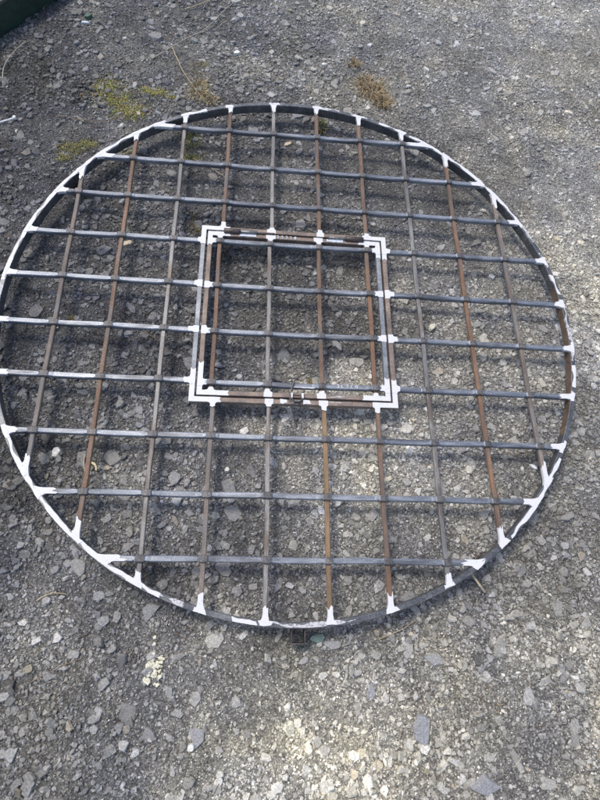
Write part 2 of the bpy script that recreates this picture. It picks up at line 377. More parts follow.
named_stones = [(-.266, -.517, .034, (.27, .21, .14)), (-.441, -1.03, .07, (.06, .06, .065)), (-.30, -.70, .052, (.20, .20, .20)), (-.385, -.885, .034, (.24, .24, .24)),
    (.26, -.93, .066, (.13, .14, .17)), (.16, -.86, .045, (.13, .135, .15)), (.30, -.80, .05, (.15, .155, .165)), (.38, -1.03, .075, (.11, .12, .15)), (-.19, -.93, .05, (.10, .10, .12)),
    (.08, -.77, .045, (.15, .15, .15)), (.02, -.80, .03, (.22, .21, .19)), (.45, -.78, .055, (.16, .165, .17)), (-.05, -.38, .045, (.12, .13, .15)), (.25, -.60, .036, (.2, .2, .2)),
    (-.60, -.03, .045, (.16, .165, .17)), (-.56, .10, .032, (.15, .155, .16)), (-.50, .11, .04, (.12, .13, .14)), (-.42, .02, .05, (.13, .135, .14)), (-.455, 1.04, .06, (.11, .11, .12)), (-.42, 1.2, .05, (.17, .17, .17)),
    (-.30, .95, .035, (.26, .26, .25)), (-.36, -.57, .045, (.10, .105, .11)), (-.14, -.50, .05, (.11, .11, .12)), (.66, .72, .04, (.24, .24, .23)), (.52, 1.0, .04, (.22, .22, .215)), (.44, .84, .035, (.24, .235, .22)),
    (-.71, .33, .035, (.15, .15, .155)), (-.78, .26, .035, (.13, .135, .14)), (.60, -.70, .05, (.14, .145, .16)), (.57, -.50, .05, (.13, .14, .15)), (.47, .36, .04, (.2, .2, .195)), (.12, .03, .035, (.24, .24, .24))]
for x, y, s_, c_ in named_stones: stone(x, y, s_, col=c_)
tries = 0
while len(placed) < 300 and tries < 9000:
    tries += 1
    x, y = rs.uniform(-1.0, 1.2), rs.uniform(-1.08, 1.4)
    if not in_view(np.array([x]), np.array([y]), -.02)[0]: continue
    if x > .1 and y > -.1 and rs.rand() < .55: continue          # finer stone to the right
    size = .023 + .030*rs.rand()**2.0
    if any((x-a)**2+(y-b_)**2 < ((size+s_)*.5)**2 for a, b_, s_ in placed): continue
    stone(x, y, size)

# ------------------------------------------------------------------ the grate
grate = tag(bpy.data.objects.new('steel_grate', None), 'round welded steel bar grate with square hinged hatch lying over gravel', 'steel grate')
C.objects.link(grate); grate.location = (0, 0, 0)
CX, CY, RO, RI, RD = .007, -.0036, .7312, .7192, .026
r2 = random.Random(9)
def bar(name, axis, a, b_, off, slope, wd, dp, top, mat, parent, nodes=(), capmat='node'):
    """square bar along axis from a to b, centre line off + slope*t; nodes = crossings where the bar is punched up over the other bar"""
    st = {a: 0, b_: 0}
    t = a + .03
    while t < b_: st[t] = 0; t += .033
    for n_ in nodes:
        if a+.012 < n_ < b_-.012:
            for d in list(st):
                if abs(d-n_) < .016 and d not in (a, b_): del st[d]
            kk = r2.uniform(.0078, .0090)
            for d, k in ((-.017, 1), (-kk-.0030, 2), (-kk, 3), (0, 4), (kk, 3), (kk+.0030, 2), (.017, 1)): st[n_+d] = k
    ks = sorted(st); V, F, MI = [], [], []; bv = .0017 if nodes else .0015
    ph = r2.uniform(0, 6)
    for t in ks:
        k = st[t]; c = off + slope*t + .0006*math.sin(t*19+ph)
        w_ = wd/2 + {0: .0004, 1: -.0002, 2: -.0009, 3: .0013, 4: .0018}[k]*(1 if nodes else 0)
        z1 = top + {0: 0, 1: .0007, 2: .0010, 3: .0034, 4: .0040}[k] + .0004*math.sin(t*27+ph*2); z0 = top-dp
        for u, z in ((-w_+bv, z1), (w_-bv, z1), (w_, z1-bv), (w_, z0+bv), (w_-bv, z0), (-w_+bv, z0), (-w_, z0+bv), (-w_, z1-bv)):
            V.append((t, c+u, z) if axis == 'x' else (c+u, t, z))
    for i in range(len(ks)-1):
        cap = st[ks[i]] in (3, 4) and st[ks[i+1]] in (3, 4)
        for k in range(8):
            F.append((i*8+k, i*8+(k+1) % 8, (i+1)*8+(k+1) % 8, (i+1)*8+k)); MI.append(1 if cap else 0)
    F.append(tuple(range(8))); F.append(tuple(range((len(ks)-1)*8, len(ks)*8))); MI += [0, 0]
    return link(name, mesh(name, V, F, [mat, capmat], MI), parent)

# rim: flat bar rolled on edge
V, F, MI = [], [], []; n = 220; bv = .001
for k in range(n):
    a = 2*math.pi*k/n; wob = .0007*math.sin(3*a+1)+.0005*math.sin(11*a); dz = .0006*math.sin(5*a)
    for r, z in ((RI+bv, T), (RO-bv, T), (RO, T-bv), (RO, T-RD+bv), (RO-bv, T-RD), (RI+bv, T-RD), (RI, T-RD+bv), (RI, T-bv)):
        V.append((CX+math.cos(a)*(r+wob), CY+math.sin(a)*(r+wob), z+dz))
    for j in range(8):
        k2 = (k+1) % n; F.append((k*8+j, k*8+(j+1) % 8, k2*8+(j+1) % 8, k2*8+j))
        MI.append(1 if (j in (5, 6) and (a < math.radians(9) or a > math.radians(335))) else 0)
link('rim', mesh('rim', V, F, ['rim_steel', 'rim_brown'], MI), grate)

def arc_ring(r, a): return (CX+r*math.cos(a), CY+r*math.sin(a))
def rim_hit(axis, off, slope, sgn):
    """point where a bar's centre line meets the middle of the rim"""
    R = RI
    if axis == 'y':
        t = sgn*R
        for _ in range(8):
            c = off+slope*t; t = CY + sgn*math.sqrt(max(0, R*R-(c-CX)**2))
        return t
    t = sgn*R
    for _ in range(8):
        c = off+slope*t; t = CX + sgn*math.sqrt(max(0, R*R-(c-CY)**2))
    return t
FO = (-.2512, .2460, -.2515, .2490)          # outer square of the fixed surround: x0 x1 y0 y1
FW = .0116
# each upright bar: offset, slope, upper/lower material
VB = {1: (-.5809, -.001, 'dull_y'), 2: (-.4545, .002, 'brown_y'), 3: (-.3236, .0006, 'grey_y'), 4: (-.1956, .0005, 'brown_y'), 5: (-.0657, -.002, 'grey_y'), 6: (.0654, -.005, 'brown_y'),
      7: (.1947, -.004, 'brown_y'), 8: (.3255, -.0054, 'grey_y'), 9: (.4566, -.008, 'orange_y'), 10: (.5879, -.008, 'dull_y')}
VLOW = {4: 'dull_y', 5: 'grey_y', 6: 'ochre_y', 7: 'orange_y'}
HB = {1: (.5983, .0125), 2: (.4659, .0023), 3: (.3343, 0), 4: (.2036, .0018), 5: (.0685, -.0035), 6: (-.0640, -.0055), 7: (-.2000, -.0069), 8: (-.3343, -.0048), 9: (-.4678, -.0073), 10: (-.6031, -.0098)}
VH = {4: -.2020, 5: -.0697, 6: .0612, 7: .1931}
HH = {4: .2037, 5: .0665, 6: -.0655, 7: -.2020}
VW, VD, VT = .0102, .0102, T-.0016
HW, HD = .0122, .0122
vx = lambda i: [VB[k][0] for k in range(1, 11)]
rim_joints, frame_joints = [], []
for i, (o_, s_, mt) in VB.items():
    lo, hi = rim_hit('y', o_, s_, -1), rim_hit('y', o_, s_, 1)
    if 4 <= i <= 7:
        bar('upright_bar', 'y', FO[3]-.001, hi+.002, o_, s_, VW, VD, VT, mt, grate)
        bar('upright_bar', 'y', lo-.002, FO[2]+.001, o_, s_, VW, VD, VT, VLOW[i], grate)
        frame_joints += [('y', o_, FO[3], 1), ('y', o_, FO[2], -1)]
    else: bar('upright_bar', 'y', lo-.002, hi+.002, o_, s_, VW, VD, VT, mt, grate)
    rim_joints += [('y', o_, s_, lo, -1, i), ('y', o_, s_, hi, 1, i)]
for j, (o_, s_) in HB.items():
    lo, hi = rim_hit('x', o_, s_, -1), rim_hit('x', o_, s_, 1); nd = [VB[k][0]+VB[k][1]*o_ for k in VB]
    mt = 'steel_x'
    if 4 <= j <= 7:
        bar('cross_bar', 'x', lo-.002, FO[0]+.001, o_, s_, HW, HD, T, mt, grate, nd)
        bar('cross_bar', 'x', FO[1]-.001, hi+.002, o_, s_, HW, HD, T, mt, grate, nd)
        frame_joints += [('x', o_+s_*FO[0], FO[0], -1), ('x', o_+s_*FO[1], FO[1], 1)]
    else:
        bar('cross_bar', 'x', lo-.002, hi+.002, o_, s_, HW, HD, T, mt, grate, nd)
    rim_joints += [('x', o_, s_, lo, -1, j), ('x', o_, s_, hi, 1, j)]

# white painted welds where the bars meet the rim
def jag(pts, amp):
    out = []
    for k in range(len(pts)):
        p, q_ = pts[k], pts[(k+1) % len(pts)]; L_ = math.dist(p, q_); m_ = max(1, int(L_/.006))
        for e in range(m_):
            t = e/m_; out.append((p[0]+(q_[0]-p[0])*t + r2.uniform(-amp, amp), p[1]+(q_[1]-p[1])*t + r2.uniform(-amp, amp)))
    return out
def rim_strip(mb, a0, a1, z, m=0, inner=0, outer=0, wander=0):
    k = max(2, int(abs(a1-a0)*RO/.004)); P = []
    ri, ro = RI-.0003+inner, RO+.0003-outer
    top = []; V = []; F = []
    for e in range(k+1):
        a = a0+(a1-a0)*e/k; edge = e in (0, k)
        w1 = wander*max(0, math.sin(a*41+a0*9)+.6*math.sin(a*97+2)+.2); w2_ = wander*max(0, math.sin(a*33+a0*5+1)+.6*math.sin(a*83))
        i_, o_ = ri+abs(r2.gauss(0, .0003))+w1, ro-abs(r2.gauss(0, .0003))-w2_
        ja = r2.uniform(-.004, .004) if edge else 0
        V += [(*arc_ring(i_, a+ja), z-.0045), (*arc_ring(i_, a+ja), z), (*arc_ring(o_, a-ja), z), (*arc_ring(o_, a-ja), z-.0035)]
    for e in range(k):
        for j in range(3): F.append((e*4+j, e*4+j+1, e*4+5+j, e*4+4+j))
    F += [(0, 1, 2, 3), (k*4, k*4+1, k*4+2, k*4+3)]
    mb.add(V, F, m)
def joint_poly(axis, c, t, sgn, ln, hw, fl, fr, ang=0):
    """T-shaped patch: along the bar inward from t, flaring by fl/fr at the rim; oblique rim angle 'ang'"""
    s_ = -sgn
    pts = [(-hw, ln*r2.uniform(.75, 1.15)), (-hw*.55, ln*r2.uniform(.7, 1.2)), (-hw*.1, ln*r2.uniform(.75, 1.2)), (hw*.45, ln*r2.uniform(.7, 1.2)), (hw, ln*r2.uniform(.75, 1.15))]
    pts += [(hw, .012), (hw+fr*.25, .006), (hw+fr*.6, .0025), (hw+fr, -.0005)]
    pts += [(hw+fr, -.005), (-hw-fl, -.005), (-hw-fl, -.0005), (-hw-fl*.6, .0025), (-hw-fl*.25, .006), (-hw, .012)]
    P = []
    for u, d in pts:
        d2 = d + math.tan(ang)*u if d < .0125 else d
        if d >= .0125: d2 = d + math.tan(ang)*u*.5
        P.append((c+u, t+s_*d2) if axis == 'y' else (t+s_*d2, c+u))
    return P
for axis, o_, s_, t, sgn, idn in rim_joints:
    c = o_+s_*t
    px, py = (c, t) if axis == 'y' else (t, c)
    a = math.atan2(py-CY, px-CX)
    # slope of the rim relative to the bar's cross direction
    if axis == 'y': ang = -(px-CX)/(py-CY)*1.0; ang = math.atan(ang)*(-sgn)
    else: ang = -(py-CY)/(px-CX); ang = math.atan(ang)*(-sgn)
    ang = max(-1.15, min(1.15, ang))
    hw = (VW if axis == 'y' else HW)/2+.0003
    ln = r2.uniform(.014, .028)/max(.55, math.cos(ang)) + abs(math.tan(ang))*.004
    mb = MB()
    fl, fr = r2.uniform(.0015, .005), r2.uniform(.0015, .005)
    mb.prism(joint_poly(axis, c, t, sgn, ln, hw, fl, fr, ang), T-.0065, T+.0010)
    da = (.004+.007*r2.random() + hw/max(.4, math.cos(ang)))/RO
    rim_strip(mb, a-da*r2.uniform(.6, 1.3), a+da*r2.uniform(.6, 1.3), T+.0014, 0, .0006, .0012, .002)
    mb.build('weld_joint', 'white', grate)
D = math.radians
for a0, a1, mt in ((125, 176, 'white'), (112, 116, 'white'), (207, 247, 'white'), (28, 62, 'white'), (64.5, 70, 'white'), (73, 77, 'thin_white'), (8, 13, 'white'), (-8, 6, 'thin_white'), (-14, -9, 'white'),
                   (-49, -30, 'white'), (-95, -81, 'thin_white'), (-101, -97, 'white'), (80, 86, 'thin_white'), (15, 19, 'thin_white'), (22, 27, 'thin_white'), (177, 181, 'thin_white'), (247, 251, 'thin_white')):
    mb = MB(); rim_strip(mb, D(a0), D(a1), T+.0007, 0, .0006, .0012, .0028 if mt == 'white' else .0042)
    mb.build('paint_streak', mt, grate)

# fixed square surround
def frame_side(name, x0, x1, y0, y1, mt, parent, w_, top=T, dp=.014, which='t'):
    """one mitred side of a square frame whose outer square is x0..x1, y0..y1"""
    P = {'t': [(x0, y1), (x1, y1), (x1-w_, y1-w_), (x0+w_, y1-w_)], 'b': [(x0, y0), (x1, y0), (x1-w_, y0+w_), (x0+w_, y0+w_)],
         'l': [(x0, y0), (x0, y1), (x0+w_, y1-w_), (x0+w_, y0+w_)], 'r': [(x1, y0), (x1, y1), (x1-w_, y1-w_), (x1-w_, y0+w_)]}[which]
    mb = MB(); mb.prism(P, top-dp, top)
    me = mesh(name, mb.v, mb.f, [mt]); bm = bmesh.new(); bm.from_mesh(me)
    bmesh.ops.bevel(bm, geom=[e for e in bm.edges if all(abs(v.co.z-top) < 1e-6 for v in e.verts)], offset=.0009, segments=1, affect='EDGES', profile=.5)
    bm.to_mesh(me); bm.free()
    return link(name, me, parent)
for wh, mt in (('t', 'frame_brown'), ('b', 'frame_brown'), ('l', 'frame_grey'), ('r', 'frame_brown')):
    frame_side('surround_bar', *FO, mt, grate, FW, which=wh)
# the hinged hatch inside it
G = .0056
HO = (FO[0]+FW+G, FO[1]-FW-G, FO[2]+FW+G, FO[3]-FW-G); HWD = .0114
hatch = frame_side('hatch', *HO, 'frame_brown', grate, HWD, top=T-.0002, which='t')
hatch['label'] = 'square hinged hatch in the middle of the grate'
for wh, mt in (('b', 'frame_brown'), ('l', 'frame_brown'), ('r', 'frame_grey')): frame_side('hatch_frame_bar', *HO, mt, hatch, HWD, top=T-.0002, which=wh)
HI = (HO[0]+HWD, HO[1]-HWD, HO[2]+HWD, HO[3]-HWD)
hatch_joints = []
for i, o_ in VH.items():
    bar('upright_bar', 'y', HI[2]-.001, HI[3]+.001, o_, -.003, VW, VD, VT, {4: 'brown_y', 5: 'grey_y', 6: 'brown_y', 7: 'orange_y'}[i], hatch)
    hatch_joints += [('y', o_, HI[2], -1), ('y', o_, HI[3], 1)]
for j, o_ in HH.items():
    bar('cross_bar', 'x', HI[0]-.001, HI[1]+.001, o_, 0, HW, HD, T, 'steel_x', hatch, list(VH.values()))
    hatch_joints += [('x', o_, HI[0], -1), ('x', o_, HI[1], 1)]

def square_joint(axis, c, t, outw, parent, w_, lng=None):
    """white T where a bar meets a square frame; outw = +1 when the bar lies on the + side of t"""
    hw = (VW if axis == 'y' else HW)/2+.0007; ln = r2.uniform(.007, .015) if lng is None else lng
    a, b_ = r2.uniform(.002, .008), r2.uniform(.002, .008)
    P = [(-hw, ln*r2.uniform(.8, 1.1)), (0, ln*r2.uniform(.9, 1.15)), (hw, ln*r2.uniform(.8, 1.1)), (hw, .005), (hw+a*.35, .0015), (hw+a, .0006), (hw+a*r2.uniform(.8, 1.2), -w_-.0003),
         (0, -w_-.0005), (-hw-b_*r2.uniform(.8, 1.2), -w_-.0003), (-hw-b_, .0006), (-hw-b_*.35, .0015), (-hw, .005)]
    mb = MB(); Q = [(c+u, t+outw*d) if axis == 'y' else (t+outw*d, c+u) for u, d in P]
    mb.prism(Q, T-.0018, T+.0010+r2.uniform(0, .0003)); mb.build('weld_joint', 'white', parent)
for axis, c, t, sg in frame_joints:
    square_joint(axis, c, t, sg, grate, FW)
for axis, c, t, sg in hatch_joints:
    square_joint(axis, c, t, -sg, hatch, HWD, .008 if axis == 'y' else .012)
def ell(parent, x, y, dx, dy, lx, ly, w_, z):
    P = [(x, y), (x+dx*lx, y), (x+dx*(lx-.003), y+dy*w_*.5), (x+dx*lx*r2.uniform(.93, 1.05), y+dy*w_), (x+dx*w_, y+dy*w_), (x+dx*w_, y+dy*ly*r2.uniform(.93, 1.05)), (x+dx*w_*.4, y+dy*(ly-.004)), (x, y+dy*ly)]
    mb = MB(); mb.prism(P, T-.0016, z); mb.build('corner_weld', 'white', parent)
e = .0004
for cx_, cy_, dx, dy, lx, ly in ((FO[0]-e, FO[3]+e, 1, -1, .075, .06), (FO[1]+e, FO[3]+e, -1, -1, .065, .075), (FO[0]-e, FO[2]-e, 1, 1, .075, .085), (FO[1]+e, FO[2]-e, -1, 1, .05, .075)):
    ell(grate, cx_, cy_, dx, dy, lx, ly, FW+2*e, T+.0006)
for cx_, cy_, dx, dy, lx, ly in ((HO[0]-e, HO[3]+e, 1, -1, .06, .045), (HO[1]+e, HO[3]+e, -1, -1, .06, .055), (HO[0]-e, HO[2]-e, 1, 1, .075, .085), (HO[1]+e, HO[2]-e, -1, 1, .07, .06)):
    ell(hatch, cx_, cy_, dx, dy, lx, ly, HWD+2*e, T+.0005)

# two weld-on barrel hinges in the gap on the far side
hy = FO[3]-FW-G/2; hz = T+.0015
def hinge(segs, plate, pm_):
    mb = MB(); mi = []
    for x0, x1, r, m_ in segs:
        mb.tube([(x0, hy, hz), (x0+.001, hy, hz), (x1-.001, hy, hz), (x1, hy, hz)], [r*.85, r, r, r*.85], 14, m_)
    o = mb.build('hinge', ['hinge_dark', 'hinge_grey'], grate)
    for p in o.data.polygons: p.use_smooth = len(p.vertices) == 4
    mb = MB(); mb.prism(jag([(plate[0], hy-.0125), (plate[1], hy-.0125), (plate[1], hy-.0045), (plate[0], hy-.0045)], .0007), T-.003, T+.0012); mb.build('hinge_weld', pm_, hatch)
hinge([(-.193, -.150, .0078, 0), (-.1495, -.106, .0058, 1), (-.106, -.058, .0032, 0)], (-.152, -.107), 'bluewhite')
hinge([(.086, .0885, .0062, 1), (.0885, .132, .0045, 1), (.132, .1345, .0062, 1), (.1345, .184, .0078, 0)], (.083, .128), 'bluewhite')

# latch on the near side
mb = MB()
ly_ = FO[2]+FW+G/2
def box(mb, x0, x1, y0, y1, z0, z1, m=0): mb.prism([(x0, y0), (x1, y0), (x1, y1), (x0, y1)], z0, z1, m)
box(mb, -.0135, -.0095, ly_+.000, ly_+.013, T-.002, T+.006, 0); box(mb, .0115, .0165, ly_+.000, ly_+.013, T-.002, T+.006, 0)
box(mb, -.0095, .0115, ly_+.0075, ly_+.0105, T-.003, T+.0015, 1)
mb.tube([(-.011, ly_+.006, T+.003), (-.0105, ly_-.004, T+.0055), (-.005, ly_-.010, T+.006), (.006, ly_-.010, T+.006), (.012, ly_-.004, T+.0055), (.0125, ly_+.006, T+.003)], .0021, 8, 1)
mb.prism([(-.014+.004*math.cos(a)*0+.0, ly_-.003), (.014, ly_-.003), (.011, ly_-.012), (.0, ly_-.0155), (-.011, ly_-.012)], T+.0004, T+.0024, 2)
mb.build('latch', ['white', 'hinge_dark', 'hinge_grey'], hatch)
mb = MB(); mb.prism(jag([(.016, ly_-.013), (.034, ly_-.012), (.032, ly_-.003), (.016, ly_-.003)], .0012), T-.002, T+.0008); mb.build('paint_smear', 'white', grate)
mb = MB(); mb.prism(jag([(-.040, ly_-.013), (-.022, ly_-.012), (-.024, ly_-.004), (-.038, ly_-.003)], .0015), T-.002, T+.0008); mb.build('paint_smear', 'white', grate)
mb = MB(); mb.prism(jag([(-.012, -.2066), (.045, -.2070), (.043, -.2088), (-.008, -.2084)], .0006), T-.0035, T+.0006); mb.build('paint_smear', 'white', hatch)
for x0, x1, y0 in ((.055, .11, ly_-.0075), (.075, .12, ly_+.0065), (.09, .13, ly_+.0085)):
    mb = MB(); mb.prism(jag([(x0, y0), (x1, y0+.0005), (x1-.004, y0+.002), (x0+.006, y0+.0022)], .0007), T-.0005, T+.0006); mb.build('paint_smear', 'thin_white', grate if y0 < ly_ else hatch)

# chalked numbers
def chalk(name, glyphs, x, y, z, size, adv, parent, slope=0):
    mb = MB(); G_ = {'3': [[(0, 1), (.5, 1), (.62, .78), (.25, .55), (.65, .32), (.5, 0), (0, .02)]], '5': [[(.65, 1), (.1, 1), (.05, .6), (.45, .6), (.62, .32), (.4, 0), (0, .06)]],
        '2': [[(0, .85), (.3, 1), (.6, .8), (.4, .45), (0, 0), (.65, 0)]], '0': [[(.3, 1), (.02, .7), (.05, .25), (.32, 0), (.6, .28), (.58, .75), (.3, 1)]], 'C': [[(.6, .9), (.25, 1), (.0, .6), (.1, .12), (.55, .02)]]}
    for ch in glyphs:
        for st in G_.get(ch, []):
            mb.tube([(x+px_*size*.95, y+py_*size+slope*(x), z) for px_, py_ in st], .0012+r2.uniform(0, .0004), 5)
        x += adv
    o = mb.build(name, 'thin_chalk', parent); return o
chalk('chalk_number', '35320', -.052, hy-.0118, T+.0004, .0078, .0118, hatch)
chalk('chalk_number', '3C3C0', .098, -.2055, T+.0007, .0084, .0115, hatch)

# open square socket on the near edge
mb = MB(); sx, sy, w_ = .004, -.7505, .0150
for a in ((sx-w_, sx+w_, sy-w_, sy-w_+.0022), (sx-w_, sx+w_, sy+w_-.0022, sy+w_), (sx-w_, sx-w_+.0022, sy-w_+.0022, sy+w_-.0022), (sx+w_-.0022, sx+w_, sy-w_+.0022, sy+w_-.0022)):
    box(mb, *a, T-.046, T-.016)
mb.build('socket', 'hinge_dark', grate)

# steel packing blocks under the rim keep it clear of the ground
for a in (148, 235, 305):
    x, y = arc_ring((RO+RI)/2, D(a)); mb = MB(); z0 = h(x, y)-.006
    c_, s_ = math.cos(D(a)), math.sin(D(a)); w2 = .005
    mb.prism([(x+c_*w2-s_*.012, y+s_*w2+c_*.012), (x+c_*w2+s_*.012, y+s_*w2-c_*.012), (x-c_*w2+s_*.012, y-s_*w2-c_*.012), (x-c_*w2-s_*.012, y-s_*w2+c_*.012)], z0, T-RD-.0002)
    mb.build('foot', 'hinge_dark', grate)

# ------------------------------------------------------------------ loose things
# wire
pts = [(.046, -.148), (.034, -.152), (.018, -.165), (.000, -.182), (-.008, -.1995), (-.0125, -.215), (-.0155, -.232), (-.013, -.250), (-.004, -.272), (.006, -.292)]
zs = [.012, .02, .034, .05, T+.0035, T+.0035, T+.0035, T-.004, .030, .010]
def smooth_path(P, n=4):
    out = []
    for i in range(len(P)-1):
        p0, p1, p2, p3 = P[max(i-1, 0)], P[i], P[i+1], P[min(i+2, len(P)-1)]
        for k in range(n):
            t = k/n; out.append(tuple(.5*((2*b)+(-a+c)*t+(2*a-5*b+4*c-d)*t*t+(-a+3*b-3*c+d)*t**3) for a, b, c, d in zip(p0, p1, p2, p3)))
    return out+[P[-1]]
mb = MB(); mb.tube(smooth_path([(x, y, z) for (x, y), z in zip(pts, zs)]), .0019, 6)
tag(mb.build('wire', 'wire', None, True), 'thin dark wire looped over the near side of the hatch', 'wire')
def strand(name, P, r0, r1, mt, label, cat, lift=.004, group=None):
    Q = smooth_path([(x, y, h(x, y)+lift+(dz if len(p) > 2 else 0)) for p in P for x, y, dz in [(*p[:2], p[2] if len(p) > 2 else 0)]], 3)
    Q = [(x+r2.uniform(-.001, .001), y+r2.uniform(-.001, .001), z) for x, y, z in Q]
    mb = MB(); mb.tube(Q, [r0+(r1-r0)*k/(len(Q)-1) for k in range(len(Q))], 6); return tag(mb.build(name, mt, None, True), label, cat, group)
strand('dry_stalk', [(-.457, .93), (-.42, .965, .004), (-.36, 1.03, .008), (-.30, 1.09, .006), (-.25, 1.18, .004), (-.204, 1.268)], .0016, .0009, 'paletwig', 'long pale dry stalk above the moss reaching the top edge', 'stalk')
strand('dry_stalk', [(-.40, 1.0), (-.375, .93, .004), (-.345, .86, .006), (-.30, .79, .003), (-.274, .755)], .0018, .0010, 'straw', 'tan dry stalk slanting down beside the rim', 'stalk')
strand('dry_stalk', [(-.373, 1.187), (-.335, 1.205, .005), (-.29, 1.235, .006), (-.24, 1.28, .003)], .0019, .0012, 'straw', 'short straw coloured stalk at the top edge of the photo', 'stalk')
strand('dry_stalk', [(-.46, 1.06), (-.42, 1.03, .003), (-.38, 1.08, .004), (-.345, 1.10)], .0011, .0007, 'twig', 'thin brown stalk beside the long pale stalk', 'stalk')
strand('dry_stalk', [(-.877, .761), (-.885, .82, .006), (-.872, .89, .008), (-.845, .955, .002)], .0017, .0011, 'paletwig', 'curved pale stalk below the green beam', 'stalk')
strand('thin_root', [(-.70, .655), (-.62, .645, .003), (-.55, .655, .003), (-.48, .695)], .0010, .0006, 'twig', 'thin brown root left of the moss outside the rim', 'root')
strand('thin_root', [(-.43, -.02), (-.38, -.05, .003), (-.33, -.085, .002), (-.30, -.125)], .0010, .0006, 'twig', 'thin brown root under the left half of the grate', 'root')
strand('thin_root', [(-.30, .53), (-.25, .50, .003), (-.19, .455, .004), (-.15, .44)], .0011, .0006, 'straw', 'straw coloured root under the upper part of the grate', 'root')
strand('dry_stalk', [(.18, -.76), (.22, -.745, .003), (.265, -.725)], .0011, .0006, 'straw', 'short straw stalk on gravel below the rim', 'stalk')
strand('dry_stalk', [(.16, -.92), (.163, -.96, .003), (.16, -1.0)], .0010, .0006, 'paletwig', 'pale straight stalk near the bottom edge of the photo', 'stalk')
strand('dry_stalk', [(-.48, -.37), (-.475, -.40, .003), (-.465, -.43)], .0016, .0010, 'paletwig', 'pale broken stalk beside the white chip under the grate', 'stalk')
strand('dry_stalk', [(-.53, -.68), (-.50, -.665, .003), (-.47, -.67)], .0013, .0008, 'straw', 'short tan stalk left below the rim', 'stalk')
strand('dry_stalk', [(-.52, -.83), (-.46, -.80, .002), (-.43, -.79)], .0010, .0006, 'twig', 'thin brown stalk on gravel at the lower left', 'stalk')
mb = MB(); mb.tube([(.398, -.628, .016), (.412, -.648, .013), (.426, -.667, .010)], [.003, .0028, .0032], 8)
tag(mb.build('wood_splinter', 'palebrown', None, True), 'short pale splinter poking out from under the rim', 'splinter')
# bits of straw, root and bark trodden into the gravel
V, F, CO = [], [], []
for _ in range(1500):
    x, y = r2.uniform(-1.05, 1.15), r2.uniform(-1.1, 1.4)
    if x > .15 and y > .1 and r2.random() < .7: continue
    a = r2.uniform(0, 6.283); L_ = r2.uniform(.006, .028)*r2.choice((.6, 1, 1.3)); w2 = r2.uniform(.0004, .0009); b_ = a+r2.uniform(-.5, .5)
    P = [Vector((x, y, h(x, y)+r2.uniform(.002, .006)))]; P.append(P[0]+Vector((math.cos(a)*L_*.5, math.sin(a)*L_*.5, r2.uniform(-.001, .003)))); P.append(P[1]+Vector((math.cos(b_)*L_*.5, math.sin(b_)*L_*.5, r2.uniform(-.003, .001))))
    o = len(V); sd_ = Vector((-math.sin(a), math.cos(a), 0))*w2
    for p in P: V += [p-sd_-Vector((0, 0, w2)), p+sd_-Vector((0, 0, w2)), p+Vector((0, 0, w2))]
    for k in (0, 3):
        for j in range(3): F.append((o+k+j, o+k+(j+1) % 3, o+k+3+(j+1) % 3, o+k+3+j))
    F += [(o, o+2, o+1), (o+6, o+7, o+8)]
    c = r2.choice([(.36, .29, .18), (.22, .15, .09), (.10, .075, .055), (.45, .40, .30), (.16, .12, .08)]); CO += [(*c, 1)]*9
me = bpy.data.meshes.new('plant_debris'); me.from_pydata([tuple(v) for v in V], [], F); me.materials.append(M['plant']); set_tint(me, np.array(CO))
tag(link('plant_debris', me), 'scraps of straw, root and bark strewn in the gravel', 'debris', kind='stuff')
# screw / white peg at the left edge
mb = MB(); z = h(-.83, .62)+.007
mb.tube([(-.865, .601, z), (-.835, .618, z), (-.822, .626, z), (-.819, .629, z), (-.8145, .632, z)], [.0022, .0022, .0024, .0062, .0055], 10)
tag(mb.build('plastic_peg', 'plastic', None, True), 'small white plastic peg with round head at the left edge', 'peg')
def shard(name, x, y, size, asp, rz, mt, label, cat, thick=.25, lift=.3, n_=7, tilt=.15):
    rr = random.Random(int(abs(x*1000))+int(abs(y*3000))); P = []
    for k in range(n_):
        a = 2*math.pi*(k+rr.uniform(-.3, .3))/n_; r = .5*rr.uniform(.8, 1.05)
        P += [(math.cos(a)*r, math.sin(a)*r*asp, -thick/2), (math.cos(a)*r*.85, math.sin(a)*r*asp*.85, thick/2*rr.uniform(.6, 1))]
    v_, f_ = hull(P); me = mesh(name, v_.tolist(), [tuple(int(i) for i in q_) for q_ in f_], [mt]); o = link(name, me)
    o.location = (x, y, h(x, y)+size*lift*thick+.002); o.rotation_euler = (rr.uniform(-tilt, tilt), rr.uniform(-tilt, tilt), rz); o.scale = (size,)*3
    return tag(o, label, cat)
shard('white_chip', -.542, -.366, .030, .7, 1.2, 'white_stone', 'pale angular stone chip under the grate at lower left', 'stone chip')
shard('white_chip', -.121, -.306, .028, .8, .6, 'white_stone', 'pale pointed stone chip just below the hatch', 'stone chip')
shard('white_chip', .597, -.376, .026, .45, -.6, 'plastic', 'white flake outside the rim on the right', 'flake')
shard('white_chip', -.157, -.40, .016, .8, .6, 'white_stone', 'small round white pebble under grate below hatch', 'pebble', .6)
shard('white_chip', -.20, -.945, .018, .9, .6, 'white_stone', 'small white pebble in gravel near the bottom edge', 'pebble', .6)
shard('white_chip', -.33, -.635, .014, .9, .6, 'white_stone', 'small pale pebble just outside the lower rim', 'pebble', .6)
shard('white_chip', .10, .985, .02, .7, .2, 'white_stone', 'pale pebble above the rim near the dry tuft', 'pebble', .5)
shard('white_chip', -.19, 1.0, .028, .6, .2, 'white_stone', 'whitish flat stone above the rim near the stalks', 'pebble', .3)
shard('white_chip', .455, 1.01, .03, .45, -.7, 'white_stone', 'white elongated stone among gravel at upper right', 'pebble', .3)
